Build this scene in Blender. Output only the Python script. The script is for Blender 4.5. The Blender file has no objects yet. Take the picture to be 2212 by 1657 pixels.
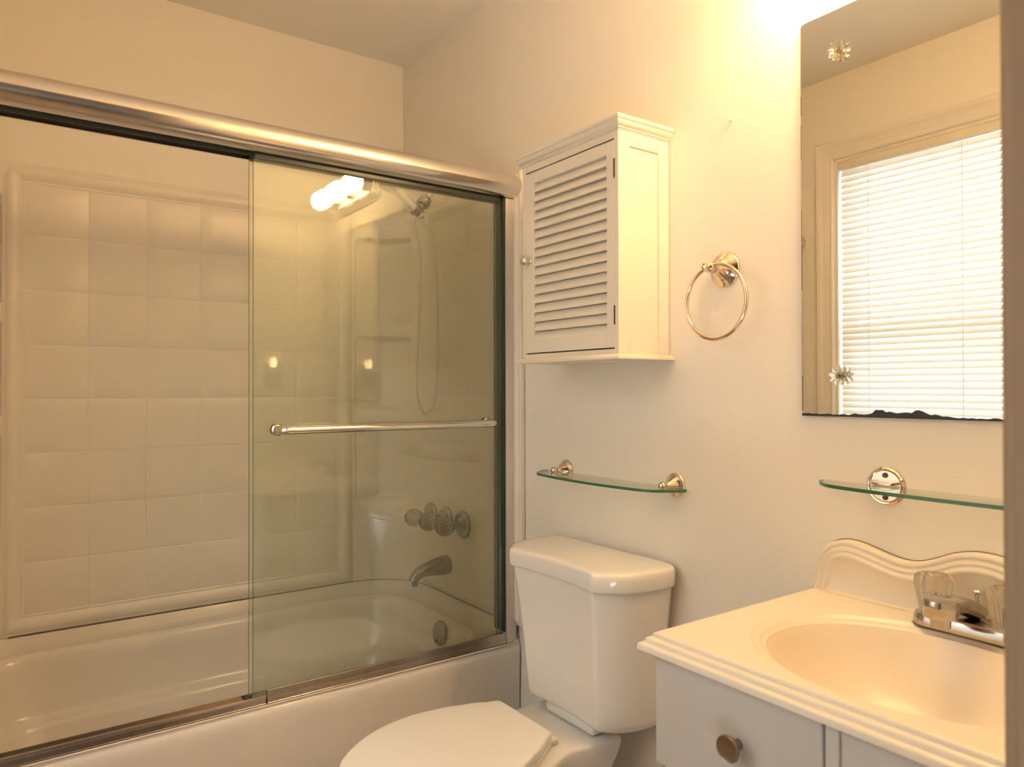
import bpy, bmesh, math, random
from mathutils import Vector, Matrix
random.seed(4)
PI = math.pi
C = bpy.context.scene.collection
scn = bpy.context.scene

# ------------------------------------------------------------------ camera
CAM_F, YAW, PITCH, ROLL = 1566.0, 0.6176773, 0.00754752, -0.00203
CAM_Z = 1.156
Fv = Vector((math.sin(YAW)*math.cos(PITCH), math.cos(YAW)*math.cos(PITCH), math.sin(PITCH)))
Rv = Vector((math.cos(YAW), -math.sin(YAW), 0))
Uv = Rv.cross(Fv)
R2 = Rv*math.cos(ROLL) + Uv*math.sin(ROLL)
U2 = Uv*math.cos(ROLL) - Rv*math.sin(ROLL)
cam = bpy.data.cameras.new('camera'); co = bpy.data.objects.new('camera', cam); C.objects.link(co)
m = Matrix((R2, U2, -Fv)).transposed().to_4x4(); m.translation = Vector((0, 0, CAM_Z))
co.matrix_world = m
cam.sensor_fit = 'HORIZONTAL'; cam.sensor_width = 36.0; cam.lens = 36.0*CAM_F/2212.0
cam.clip_start = 0.01
cam.dof.use_dof = True; cam.dof.focus_distance = 1.75; cam.dof.aperture_fstop = 6.3
scn.camera = co

# ------------------------------------------------------------------ world, exposure, daylight
w = bpy.data.worlds.new('daylight'); scn.world = w; w.use_nodes = True
bg = w.node_tree.nodes['Background']
bg.inputs['Color'].default_value = (0.78, 0.89, 1.0, 1)
bg.inputs['Strength'].default_value = 6.3
scn.view_settings.view_transform = 'Standard'; scn.view_settings.look = 'None'
scn.view_settings.exposure = 0.76; scn.view_settings.gamma = 1.0
scn.view_settings.use_curve_mapping = False
BULB_L = 64.0
BULB_C = (1.0, 0.62, 0.272)
# portal that guides the sky light through the window opening
pl = bpy.data.lights.new('window_daylight_portal', 'AREA'); pl.shape = 'RECTANGLE'; pl.size = 1.34; pl.size_y = 0.92
pl.cycles.is_portal = True
po = bpy.data.objects.new('window_daylight_portal', pl); C.objects.link(po)
po.location = (-0.31, 1.087, 1.37); po.rotation_euler = (0, -PI/2, 0)

# ------------------------------------------------------------------ room constants
XL, XR = -0.175, 1.21
YF, YB = 0.19, 2.389
ZC = 2.336

# ------------------------------------------------------------------ materials
def mat(name, col, rough=0.5, metal=0.0, spec=0.5, bump=None, coat=0.0, mottled=0.0, aniso=None, emis=None):
    mt = bpy.data.materials.new(name); mt.use_nodes = True
    nt = mt.node_tree; b = nt.nodes['Principled BSDF']
    b.inputs['Base Color'].default_value = (*col, 1); b.inputs['Roughness'].default_value = rough
    b.inputs['Metallic'].default_value = metal; b.inputs['Specular IOR Level'].default_value = spec
    b.inputs['Coat Weight'].default_value = coat; b.inputs['Coat Roughness'].default_value = 0.06
    tc = nt.nodes.new('ShaderNodeTexCoord')
    if mottled:
        n = nt.nodes.new('ShaderNodeTexNoise'); n.inputs['Scale'].default_value = 6.0; n.inputs['Detail'].default_value = 4
        nt.links.new(tc.outputs['Object'], n.inputs['Vector'])
        mx = nt.nodes.new('ShaderNodeMix'); mx.data_type = 'RGBA'
        mx.inputs['A'].default_value = (*col, 1); mx.inputs['B'].default_value = (*[c*(1-mottled) for c in col], 1)
        nt.links.new(n.outputs['Fac'], mx.inputs['Factor']); nt.links.new(mx.outputs['Result'], b.inputs['Base Color'])
    if bump:
        sc, st, dist = bump
        n = nt.nodes.new('ShaderNodeTexNoise'); n.inputs['Scale'].default_value = sc; n.inputs['Detail'].default_value = 3
        bp = nt.nodes.new('ShaderNodeBump'); bp.inputs['Strength'].default_value = st; bp.inputs['Distance'].default_value = dist
        nt.links.new(tc.outputs['Object'], n.inputs['Vector']); nt.links.new(n.outputs['Fac'], bp.inputs['Height'])
        nt.links.new(bp.outputs['Normal'], b.inputs['Normal'])
    if emis:
        b.inputs['Emission Color'].default_value = (*emis[0], 1); b.inputs['Emission Strength'].default_value = emis[1]
    return mt

def glassy(name, tint, ior=1.5, rough=0.0, dirt=0.0):
    mt = bpy.data.materials.new(name); mt.use_nodes = True
    nt = mt.node_tree; nt.nodes.clear()
    o = nt.nodes.new('ShaderNodeOutputMaterial'); mx = nt.nodes.new('ShaderNodeMixShader')
    tr = nt.nodes.new('ShaderNodeBsdfTransparent'); tr.inputs['Color'].default_value = (*tint, 1)
    gl = nt.nodes.new('ShaderNodeBsdfGlossy'); gl.inputs['Roughness'].default_value = rough
    fr = nt.nodes.new('ShaderNodeFresnel'); geo = nt.nodes.new('ShaderNodeNewGeometry'); im = nt.nodes.new('ShaderNodeMix')
    im.inputs['A'].default_value = ior; im.inputs['B'].default_value = 1/ior   # the sheet is not refracting, so both faces see the same index
    nt.links.new(geo.outputs['Backfacing'], im.inputs['Factor']); nt.links.new(im.outputs['Result'], fr.inputs['IOR'])
    nt.links.new(fr.outputs['Fac'], mx.inputs['Fac']); nt.links.new(tr.outputs['BSDF'], mx.inputs[1]); nt.links.new(gl.outputs['BSDF'], mx.inputs[2])
    last = mx
    if dirt:
        df = nt.nodes.new('ShaderNodeBsdfDiffuse'); df.inputs['Color'].default_value = (0.75, 0.75, 0.6, 1)
        m2 = nt.nodes.new('ShaderNodeMixShader'); m2.inputs['Fac'].default_value = dirt
        nt.links.new(mx.outputs[0], m2.inputs[1]); nt.links.new(df.outputs[0], m2.inputs[2]); last = m2
    nt.links.new(last.outputs[0], o.inputs['Surface'])
    return mt

M_wall = mat('wall_paint', (0.885, 0.84, 0.765), 0.55, bump=(170, 0.28, 0.0012), spec=0.3)
M_ceil = mat('ceiling_paint', (0.90, 0.875, 0.83), 0.8, bump=(90, 0.15, 0.002), spec=0.2)
M_trim = mat('trim_paint', (0.85, 0.80, 0.73), 0.35, spec=0.4)
M_casing = mat('door_casing_brown', (0.34, 0.24, 0.155), 0.45)  # even brown, darker than the other trim
M_floor = mat('vinyl_floor', (0.44, 0.335, 0.235), 0.45, mottled=0.25)
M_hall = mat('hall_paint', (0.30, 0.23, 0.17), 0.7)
M_surround = mat('surround_acrylic', (0.845, 0.785, 0.69), 0.29, spec=0.5, bump=(300, 0.03, 0.0008))
M_tub = mat('tub_acrylic', (0.80, 0.735, 0.65), 0.16, spec=0.5)
M_porcelain = mat('porcelain', (0.86, 0.83, 0.78), 0.10, coat=0.4)
M_seat = mat('seat_plastic', (0.88, 0.85, 0.80), 0.32, bump=(60, 0.05, 0.0006))
M_cab = mat('cabinet_white_paint', (0.84, 0.78, 0.68), 0.33, bump=(40, 0.04, 0.0006))
M_cab_gap_shade = mat('cabinet_gap_shade', (0.10, 0.06, 0.04), 0.8)  # near-black brown, shade of the door gaps put into the colour
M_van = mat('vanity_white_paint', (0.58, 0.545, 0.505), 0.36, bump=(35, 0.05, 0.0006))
M_marble = mat('cultured_marble', (0.86, 0.775, 0.645), 0.30, coat=0.0)
M_chrome = mat('chrome', (0.80, 0.78, 0.75), 0.06, metal=1.0)
M_chrome_worn = mat('worn_chrome', (0.58, 0.55, 0.51), 0.14, metal=1.0, mottled=0.35)
M_tub_metal = mat('soap_dulled_chrome', (0.40, 0.39, 0.36), 0.22, metal=1.0, mottled=0.35)
M_nickel = mat('warm_nickel', (0.78, 0.66, 0.53), 0.09, metal=1.0)
M_alu = mat('polished_aluminium', (0.80, 0.75, 0.70), 0.17, metal=1.0)
M_alu_sill = mat('aluminium_track', (0.56, 0.48, 0.42), 0.22, metal=1.0, mottled=0.2)
M_alu_jamb = mat('satin_aluminium_jamb', (0.72, 0.67, 0.64), 0.45, metal=0.55)
M_seal = mat('dark_jamb_seal', (0.03, 0.04, 0.03), 0.25)
M_gunmetal = mat('dark_channel', (0.10, 0.11, 0.10), 0.4, metal=0.6)
M_knobmetal = mat('antique_knob', (0.36, 0.29, 0.22), 0.32, metal=1.0, mottled=0.3)
M_brasspin = mat('dark_hinge', (0.16, 0.08, 0.06), 0.5, metal=0.5)
M_black = mat('black_edge', (0.02, 0.022, 0.028), 0.5)
M_mirror = mat('mirror_silver', (0.80, 0.815, 0.80), 0.0, metal=1.0)
M_caulk = mat('caulk', (0.80, 0.74, 0.65), 0.6)
M_whiteplastic = mat('white_plastic', (0.85, 0.82, 0.77), 0.3)
M_hose = mat('white_hose', (0.80, 0.77, 0.72), 0.35, bump=(500, 0.3, 0.001))
M_rubber = mat('dark_rubber', (0.05, 0.05, 0.045), 0.5)
M_glass = glassy('green_tinted_glass', (0.955, 0.972, 0.948), 1.52, dirt=0.032)
M_glass_edge = mat('green_glass_edge', (0.05, 0.13, 0.07), 0.1, spec=0.6)
M_shelf = glassy('clear_shelf_glass', (0.93, 0.965, 0.93), 1.52)
M_shelf_edge = mat('shelf_glass_edge', (0.035, 0.16, 0.075), 0.12, spec=0.6)
M_pane = glassy('window_pane', (0.97, 0.98, 0.97), 1.5)
M_outlet = mat('outlet_steel', (0.40, 0.37, 0.33), 0.4, metal=0.4)
M_grime = mat('grime_line', (0.20, 0.13, 0.07), 0.9)

def crystal(name, col, rough=0.03, mix=0.35):
    mt = bpy.data.materials.new(name); mt.use_nodes = True
    nt = mt.node_tree; b = nt.nodes['Principled BSDF']
    b.inputs['Base Color'].default_value = (*col, 1); b.inputs['Roughness'].default_value = rough
    b.inputs['Transmission Weight'].default_value = 1.0; b.inputs['IOR'].default_value = 1.4
    o = nt.nodes['Material Output']
    tr = nt.nodes.new('ShaderNodeBsdfTransparent'); tr.inputs['Color'].default_value = (*col, 1)
    mx = nt.nodes.new('ShaderNodeMixShader'); mx.inputs['Fac'].default_value = mix
    nt.links.new(b.outputs[0], mx.inputs[1]); nt.links.new(tr.outputs[0], mx.inputs[2]); nt.links.new(mx.outputs[0], o.inputs['Surface'])
    return mt
M_crystal = crystal('clear_acrylic', (0.97, 0.95, 0.9))
M_crystal_old = crystal('cloudy_acrylic', (0.62, 0.56, 0.44), 0.25, 0.05)

M_slat = bpy.data.materials.new('blind_vinyl'); M_slat.use_nodes = True
nt = M_slat.node_tree; nt.nodes.clear()
o_ = nt.nodes.new('ShaderNodeOutputMaterial'); mx_ = nt.nodes.new('ShaderNodeMixShader'); mx_.inputs['Fac'].default_value = 0.12
d_ = nt.nodes.new('ShaderNodeBsdfDiffuse'); d_.inputs['Color'].default_value = (0.86, 0.82, 0.74, 1)
t_ = nt.nodes.new('ShaderNodeBsdfTranslucent'); t_.inputs['Color'].default_value = (0.88, 0.84, 0.76, 1)
nt.links.new(d_.outputs[0], mx_.inputs[1]); nt.links.new(t_.outputs[0], mx_.inputs[2]); nt.links.new(mx_.outputs[0], o_.inputs['Surface'])

def emitter(name, col, s):
    mt = bpy.data.materials.new(name); mt.use_nodes = True
    nt = mt.node_tree; nt.nodes.clear()
    o = nt.nodes.new('ShaderNodeOutputMaterial'); e = nt.nodes.new('ShaderNodeEmission')
    e.inputs['Color'].default_value = (*col, 1); e.inputs['Strength'].default_value = s
    nt.links.new(e.outputs[0], o.inputs['Surface']); return mt
M_bulb = emitter('lit_globe_bulb', BULB_C, BULB_L)
M_nbulb = emitter('lit_night_bulb', (1.0, 0.62, 0.28), 9.0)

# ------------------------------------------------------------------ mesh helpers (world coordinates)
def BM(): return bmesh.new()

def rbox(bm, lo, hi, r=0.0, seg=2):
    t = bmesh.new(); bmesh.ops.create_cube(t, size=1)
    lo = Vector(lo); hi = Vector(hi); c = (lo+hi)/2; s = hi-lo
    for v in t.verts: v.co = Vector((v.co.x*s.x, v.co.y*s.y, v.co.z*s.z)) + c
    if r: bmesh.ops.bevel(t, geom=t.edges[:], offset=r, segments=seg, profile=0.5, affect='EDGES')
    join(bm, t); return bm

def join(bm, t, mat_index=None):
    mp = [bm.verts.new(v.co) for v in t.verts]
    t.verts.index_update()
    for f in t.faces:
        nf = bm.faces.new([mp[v.index] for v in f.verts]); nf.material_index = f.material_index if mat_index is None else mat_index
    t.free()

def basis(d):
    d = Vector(d).normalized(); a = Vector((0, 0, 1)) if abs(d.z) < 0.9 else Vector((1, 0, 0))
    u = d.cross(a).normalized(); v = d.cross(u).normalized(); return u, v, d

def loft(bm, loops, cap0=True, cap1=True, closed=True):
    vs = [[bm.verts.new(p) for p in L] for L in loops]
    n = len(loops[0]); rng = n if closed else n-1
    for a, b in zip(vs[:-1], vs[1:]):
        for i in range(rng):
            j = (i+1) % n
            bm.faces.new((a[i], a[j], b[j], b[i]))
    if cap0: bm.faces.new(vs[0])
    if cap1: bm.faces.new(vs[-1])
    return vs

def lathe(bm, prof, org, axis, n=32, flutes=0, fd=0.0, sy=1.0):
    """prof = [(radius, height along axis)]"""
    u, v, d = basis(axis); org = Vector(org); loops = []
    for r, h in prof:
        L = []
        for i in range(n):
            a = 2*PI*i/n; rr = r*(1 - fd*(0.5+0.5*math.cos(flutes*a))) if flutes else r
            L.append(org + d*h + u*(rr*math.cos(a)) + v*(rr*math.sin(a)*sy))
        loops.append(L)
    loft(bm, loops, prof[0][0] > 1e-4, prof[-1][0] > 1e-4)
    return bm

def catmull(pts, k=8, closed=False):
    P = [Vector(p) for p in pts]; out = []; n = len(P)
    rng = range(n) if closed else range(n-1)
    for i in rng:
        p0 = P[(i-1) % n] if closed or i > 0 else P[0]*2-P[1]
        p1 = P[i]; p2 = P[(i+1) % n]
        p3 = P[(i+2) % n] if closed or i+2 < n else P[-1]*2-P[-2]
        for j in range(k):
            t = j/k
            out.append(0.5*((2*p1)+(-p0+p2)*t+(2*p0-5*p1+4*p2-p3)*t*t+(-p0+3*p1-3*p2+p3)*t*t*t))
    if not closed: out.append(P[-1].copy())
    return out

def tube(bm, pts, r, n=14, closed=False, caps=True):
    P = [Vector(p) for p in pts]; m_ = len(P); loops = []
    T = []
    for i in range(m_):
        a = P[(i-1) % m_] if closed or i > 0 else P[i]; b = P[(i+1) % m_] if closed or i < m_-1 else P[i]
        T.append((b-a).normalized())
    u, v, d = basis(T[0])
    for i in range(m_):
        if i:
            ax = T[i-1].cross(T[i])
            if ax.length > 1e-7:
                q = Matrix.Rotation(T[i-1].angle(T[i]), 3, ax.normalized()); u = q @ u
        w_ = T[i].cross(u).normalized(); rr = r[i] if isinstance(r, (list, tuple)) else r
        loops.append([P[i] + u*(rr*math.cos(2*PI*k/n)) + w_*(rr*math.sin(2*PI*k/n)) for k in range(n)])
    if closed:
        vs = [[bm.verts.new(p) for p in L] for L in loops]
        # match the seam twist
        best = min(range(n), key=lambda s: (loops[-1][0]-loops[0][s]).length)
        for i in range(m_):
            A = vs[i]; B = vs[(i+1) % m_]; s = best if i == m_-1 else 0
            for k in range(n): bm.faces.new((A[k], A[(k+1) % n], B[(k+1+s) % n], B[(k+s) % n]))
    else: loft(bm, loops, caps, caps)
    return bm

def sphere(bm, c, r, n=24, sx=1, sy=1, sz=1):
    t = bmesh.new(); bmesh.ops.create_uvsphere(t, u_segments=n, v_segments=n//2, radius=r)
    for v in t.verts: v.co = Vector((v.co.x*sx, v.co.y*sy, v.co.z*sz)) + Vector(c)
    join(bm, t); return bm

def extrude_poly(bm, pts, vec):
    a = [bm.verts.new(p) for p in pts]; b = [bm.verts.new(Vector(p)+Vector(vec)) for p in pts]
    n = len(a); bm.faces.new(a); bm.faces.new(list(reversed(b)))
    for i in range(n): bm.faces.new((a[i], b[i], b[(i+1) % n], a[(i+1) % n]))
    return bm

ORG = {}
def thing(name, loc, label, cat, group=None, kind=None):
    o = bpy.data.objects.new(name, None); C.objects.link(o); o.location = loc; o.empty_display_size = 0.05
    if kind: o['kind'] = kind
    if label: o['label'] = label
    if cat: o['category'] = cat
    if group: o['group'] = group
    ORG[o.name] = Vector(loc); return o

def part(name, bm, material, parent=None, smooth=True, loc=None, label=None, cat=None, group=None, kind=None, angle=35, keep=False):
    if not keep: bmesh.ops.recalc_face_normals(bm, faces=bm.faces[:])
    org = ORG[parent.name] if parent else Vector(loc if loc is not None else (0, 0, 0))
    for v in bm.verts: v.co -= org
    me = bpy.data.meshes.new(name); bm.to_mesh(me); bm.free()
    mats = material if isinstance(material, (list, tuple)) else [material]
    for x in mats: me.materials.append(x)
    if smooth:
        for p in me.polygons: p.use_smooth = True
        me.set_sharp_from_angle(angle=math.radians(angle))
    o = bpy.data.objects.new(name, me); C.objects.link(o)
    if parent: o.parent = parent
    else: o.location = org
    ORG[o.name] = org
    if label: o['label'] = label
    if cat: o['category'] = cat
    if group: o['group'] = group
    if kind: o['kind'] = kind
    return o

def copy_tree(o, delta, parent=None):
    c = o.copy(); C.objects.link(c)
    if parent: c.parent = parent
    else: c.location = Vector(o.location) + Vector(delta)
    for ch in list(o.children): copy_tree(ch, delta, c)
    ORG[c.name] = ORG[o.name] + Vector(delta)
    return c

def struct(name, bm, material, **k): return part(name, bm, material, kind='structure', **k)

# ------------------------------------------------------------------ room shell
T = 0.11
struct('floor', rbox(BM(), (XL-T, -1.4, -0.08), (XR+T, YB+T, 0.0)), M_floor, smooth=False)
struct('ceiling', rbox(BM(), (XL-T, YF-T, ZC), (XR+T, YB+T, ZC+0.08)), M_ceil, smooth=False)
struct('wall_back', rbox(BM(), (XL-T, YB, 0), (XR+T, YB+T, ZC)), M_wall, smooth=False)
struct('wall_right', rbox(BM(), (XR, YF-T, 0), (XR+T, YB, ZC)), M_wall, smooth=False)
# left wall with the window opening
WY0, WY1, WZ0, WZ1 = 0.650, 1.525, 0.72, 2.02
b = BM()
rbox(b, (XL-T, YF-T, 0), (XL, WY0, ZC)); rbox(b, (XL-T, WY1, 0), (XL, YB, ZC))
rbox(b, (XL-T, WY0, 0), (XL, WY1, WZ0)); rbox(b, (XL-T, WY0, WZ1), (XL, WY1, ZC))
struct('wall_left', b, M_wall, smooth=False)
# front wall with the doorway the picture is taken through
DX0, DX1, DZ = -0.10, 0.5445, 2.03
b = BM()
rbox(b, (XL, YF-T, 0), (DX0-0.012, YF, ZC)); rbox(b, (DX1, YF-T, 0), (XR, YF, ZC)); rbox(b, (DX0-0.012, YF-T, DZ+0.012), (DX1, YF, ZC))
struct('wall_front', b, M_wall, smooth=False)
# door frame: jamb lining and moulded casing
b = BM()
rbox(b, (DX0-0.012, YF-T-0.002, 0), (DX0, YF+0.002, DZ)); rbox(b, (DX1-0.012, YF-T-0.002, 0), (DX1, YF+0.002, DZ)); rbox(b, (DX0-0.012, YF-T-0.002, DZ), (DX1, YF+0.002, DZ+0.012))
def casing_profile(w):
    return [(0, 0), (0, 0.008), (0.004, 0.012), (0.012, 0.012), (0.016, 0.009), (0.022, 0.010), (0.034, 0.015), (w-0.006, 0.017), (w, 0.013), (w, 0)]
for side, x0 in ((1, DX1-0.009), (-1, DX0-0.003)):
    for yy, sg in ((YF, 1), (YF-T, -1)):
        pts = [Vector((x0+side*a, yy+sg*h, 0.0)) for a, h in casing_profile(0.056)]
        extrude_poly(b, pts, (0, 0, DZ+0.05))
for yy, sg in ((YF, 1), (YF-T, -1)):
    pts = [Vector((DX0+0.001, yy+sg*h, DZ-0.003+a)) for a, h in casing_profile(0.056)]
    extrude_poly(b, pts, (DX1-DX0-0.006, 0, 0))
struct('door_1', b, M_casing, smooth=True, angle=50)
# hall behind the camera
b = BM()
rbox(b, (-0.75, -1.42, 0), (1.6, -1.35, ZC)); rbox(b, (-0.82, -1.42, 0), (-0.75, YF-T-0.02, ZC)); rbox(b, (1.53, -1.35, 0), (1.6, YF-T-0.02, ZC))
rbox(b, (-0.75, YF-T-0.012, 0), (XL-T, YF-T, ZC)); rbox(b, (XR+T, YF-T-0.012, 0), (1.53, YF-T, ZC))
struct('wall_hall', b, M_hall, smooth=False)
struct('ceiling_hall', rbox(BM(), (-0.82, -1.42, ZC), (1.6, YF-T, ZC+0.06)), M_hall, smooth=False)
b = BM(); rbox(b, (XR-0.012, 0.77, 0), (XR-0.0005, 1.645, 0.085), 0.003)
struct('baseboard_right', b, M_trim)

# ------------------------------------------------------------------ window (seen in the mirror)
win = thing('window_1', (XL-0.06, (WY0+WY1)/2, WZ0), None, None, kind='structure')
b = BM()
xo = XL-0.085
rbox(b, (xo-0.02, WY0, WZ0), (XL-0.002, WY0+0.012, WZ1)); rbox(b, (xo-0.02, WY1-0.012, WZ0), (XL-0.002, WY1, WZ1))
rbox(b, (xo-0.02, WY0+0.012, WZ1-0.012), (XL-0.002, WY1-0.012, WZ1)); rbox(b, (xo-0.02, WY0+0.012, WZ0), (XL-0.002, WY1-0.012, WZ0+0.015))
part('window_frame', b, M_trim, win, smooth=False)
for nm, z0, z1, xx in (('lower_sash', WZ0+0.015, 1.385, xo+0.012), ('upper_sash', 1.345, WZ1-0.012, xo-0.012)):
    b = BM(); y0, y1 = WY0+0.012, WY1-0.012
    rbox(b, (xx-0.011, y0, z0), (xx+0.011, y0+0.035, z1)); rbox(b, (xx-0.011, y1-0.035, z0), (xx+0.011, y1, z1))
    rbox(b, (xx-0.011, y0+0.035, z0), (xx+0.011, y1-0.035, z0+0.04)); rbox(b, (xx-0.011, y0+0.035, z1-0.04), (xx+0.011, y1-0.035, z1))
    s = part(nm, b, M_trim, win, smooth=False)
    part('pane', rbox(BM(), (xx-0.002, y0+0.035, z0+0.04), (xx+0.002, y1-0.035, z1-0.04)), M_pane, s, smooth=False)
b = BM(); cw = 0.066
def wcas(w): return [(0, 0), (0, 0.007), (0.006, 0.011), (0.012, 0.008), (0.020, 0.009), (0.030, 0.013), (0.048, 0.015), (0.052, 0.018), (w-0.004, 0.019), (w, 0.015), (w, 0)]
zb = WZ0-0.045
def mit(y, z, sy, sz, a, h): return Vector((XL+h, y+sy*a, z+sz*a))
P_ = wcas(cw)
for (ya, za, sa, ta, yb_, zb_, sb, tb) in ((WY0, WZ0, -1, -1, WY0, WZ1, -1, 1), (WY0, WZ1, -1, 1, WY1, WZ1, 1, 1), (WY1, WZ1, 1, 1, WY1, WZ0, 1, -1)):
    loft(b, [[mit(ya, za, sa, ta, a, h) for a, h in P_], [mit(yb_, zb_, sb, tb, a, h) for a, h in P_]])
part('window_casing', b, M_trim, win, angle=40)
part('window_stool', rbox(BM(), (XL+0.0005, WY0-0.075, WZ0-0.025), (XL+0.04, WY1+0.075, WZ0), 0.004), M_trim, win)

# mini blind
bl = thing('mini_blind', (XL-0.02, (WY0+WY1)/2, WZ1-0.02), 'white vinyl mini blind lowered over the window, seen in the mirror', 'blind')
y0, y1 = WY0+0.022, WY1-0.016
b = BM(); rbox(b, (XL-0.040, y0-0.006, 1.977), (XL-0.006, y1+0.004, 2.016), 0.003)
part('headrail', b, M_cab, bl)
b = BM(); zs = 1.965; xc = XL-0.022; k = 0
while zs > WZ0+0.05:
    # curved slat, almost closed, room edge down
    prof = []
    tilt = math.radians(72)
    for i in range(7):
        s = -0.0125+0.025*i/6; hgt = 0.0022*(1-(s/0.0125)**2)
        prof.append((s*math.cos(tilt)+hgt*math.sin(tilt), -s*math.sin(tilt)+hgt*math.cos(tilt)))
    dz = random.uniform(-0.0006, 0.0006)
    top = [[b.verts.new((xc+px_, yy, zs+pz_+dz+(ty*0.0005))) for px_, pz_ in prof] for yy, ty in ((y0+0.004, 0), (y0+0.3, -1), (y1-0.3, 1), (y1-0.002, 0))]
    for A, B in zip(top[:-1], top[1:]):
        for i in range(6): b.faces.new((A[i], A[i+1], B[i+1], B[i]))
    zs -= 0.0229
part('slats', b, M_slat, bl, keep=True)
part('bottom_rail', rbox(BM(), (xc-0.012, y0+0.004, WZ0+0.022), (xc+0.012, y1-0.002, WZ0+0.034), 0.003), M_cab, bl)
for yc in (1.399, 1.083, 0.767):
    b = BM(); tube(b, [(xc+0.0125, yc, 1.978), (xc+0.0125, yc, WZ0+0.03)], 0.0009, 6); tube(b, [(xc-0.0125, yc, 1.978), (xc-0.0125, yc, WZ0+0.03)], 0.0009, 6)
    part('ladder_cord', b, M_whiteplastic, bl)

# ------------------------------------------------------------------ tub
def rr(x0, x1, y0, y1, rf, rb, n=12, ex=22):
    """rounded rectangle, counter clockwise from front left; rf front radius, rb back radius"""
    pts = []
    def arc(cx, cy, r, a0):
        for i in range(n+1):
            a = a0+PI/2*i/n; pts.append((cx+r*math.cos(a), cy+r*math.sin(a)))
    def line(p, q):
        for i in range(1, ex): t = i/ex; pts.append((p[0]+(q[0]-p[0])*t, p[1]+(q[1]-p[1])*t))
    arc(x0+rf, y0+rf, rf, PI); line((x0+rf, y0), (x1-rf, y0))
    arc(x1-rf, y0+rf, rf, 1.5*PI); line((x1, y0+rf), (x1, y1-rb))
    arc(x1-rb, y1-rb, rb, 0); line((x1-rb, y1), (x0+rb, y1))
    arc(x0+rb, y1-rb, rb, PI/2); line((x0, y1-rb), (x0, y0+rf))
    return pts
TX0, TX1, TY0, TY1 = XL+0.003, XR-0.003, 1.657, YB-0.004
tub = thing('bathtub', ((TX0+TX1)/2, TY0, 0), 'cream alcove bathtub with a plain apron behind the sliding glass door', 'bathtub')
def tl(fi, si, bi, rf, rb, z, zf=None):
    L = rr(TX0+si, TX1-si, TY0+fi, TY1-bi, rf, rb)
    out = []
    for x, y in L:
        zz = z
        if zf is not None:
            t = min(1, max(0, (y-(TY0+fi)-0.002)/0.02)); zz = zf+(z-zf)*t
        out.append(Vector((x, y, zz)))
    return out
loops = [tl(0.004, 0, 0, 0.006, 0.19, 0.0), tl(0.004, 0, 0, 0.006, 0.19, 0.30), tl(0, 0, 0, 0.008, 0.19, 0.400),
         tl(0.0, 0, 0, 0.008, 0.19, 0.470, 0.421), tl(0.003, 0.001, 0.001, 0.010, 0.19, 0.482, 0.431), tl(0.010, 0.003, 0.003, 0.012, 0.19, 0.487, 0.439),
         tl(0.020, 0.010, 0.008, 0.014, 0.185, 0.486, 0.442), tl(0.030, 0.016, 0.014, 0.016, 0.18, 0.474, 0.442), tl(0.040, 0.026, 0.020, 0.03, 0.18, 0.458, 0.443),
         tl(0.066, 0.062, 0.046, 0.06, 0.17, 0.450, 0.445), tl(0.074, 0.072, 0.052, 0.07, 0.16, 0.4515, 0.4475), tl(0.082, 0.080, 0.058, 0.08, 0.155, 0.449, 0.445),
         tl(0.090, 0.088, 0.066, 0.09, 0.15, 0.436, 0.432), tl(0.094, 0.094, 0.072, 0.10, 0.15, 0.41), tl(0.104, 0.112, 0.090, 0.11, 0.15, 0.300),
         tl(0.110, 0.118, 0.098, 0.115, 0.15, 0.288), tl(0.122, 0.124, 0.112, 0.12, 0.15, 0.280), tl(0.128, 0.128, 0.120, 0.12, 0.15, 0.266),
         tl(0.150, 0.16, 0.150, 0.12, 0.15, 0.13), tl(0.175, 0.19, 0.175, 0.11, 0.14, 0.105), tl(0.22, 0.26, 0.22, 0.08, 0.10, 0.098), tl(0.30, 0.5, 0.30, 0.03, 0.05, 0.096)]
b = BM(); loft(b, loops, False, True)
part('tub_shell', b, M_tub, tub, angle=50)
# overflow plate
ovp = thing('overflow_plate', (1.106, 1.945, 0.405), 'round chrome overflow plate on the inner end wall of the tub', 'drain plate')
ax = Vector((-1, 0, 0.14)).normalized()
part('plate', lathe(BM(), [(0.001, 0.012), (0.010, 0.0118), (0.024, 0.009), (0.034, 0.005), (0.038, 0.0), (0.037, -0.006)], (1.108, 1.945, 0.408), ax, 36), M_tub_metal, ovp)
part('screw', lathe(BM(), [(0.001, 0.004), (0.004, 0.0036), (0.005, 0.0)], Vector((1.0955, 1.945, 0.387))+ax*0.0, ax, 14), M_rubber, ovp)

# ------------------------------------------------------------------ surround panels
sur = thing('tub_surround', ((XL+XR)/2, YB-0.003, 0.49), 'cream acrylic tub surround with moulded tile grid and corner shelves', 'tub surround')
Z0S, Z1S = 0.4880, 1.776
def frameprof(d):
    tab = [(0, 0.0), (0.002, 0.006), (0.006, 0.0085), (0.010, 0.009), (0.013, 0.0115), (0.022, 0.0145), (0.032, 0.0135), (0.042, 0.009), (0.047, 0.0060), (0.049, 0.0066), (0.052, 0.0068), (0.055, 0.0052), (0.057, 0.0056)]
    if d >= tab[-1][0]: return tab[-1][1]
    for (a, ha), (c_, hc) in zip(tab[:-1], tab[1:]):
        if a <= d <= c_: return ha+(hc-ha)*(d-a)/(c_-a)
def tilegroove(u, gs):
    dd = min(abs(u-g) for g in gs)
    if dd < 0.0012: return -0.0013
    if dd < 0.0030: return -0.0013*(1-(dd-0.0012)/0.0018)*0.5
    return 0.0
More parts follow.
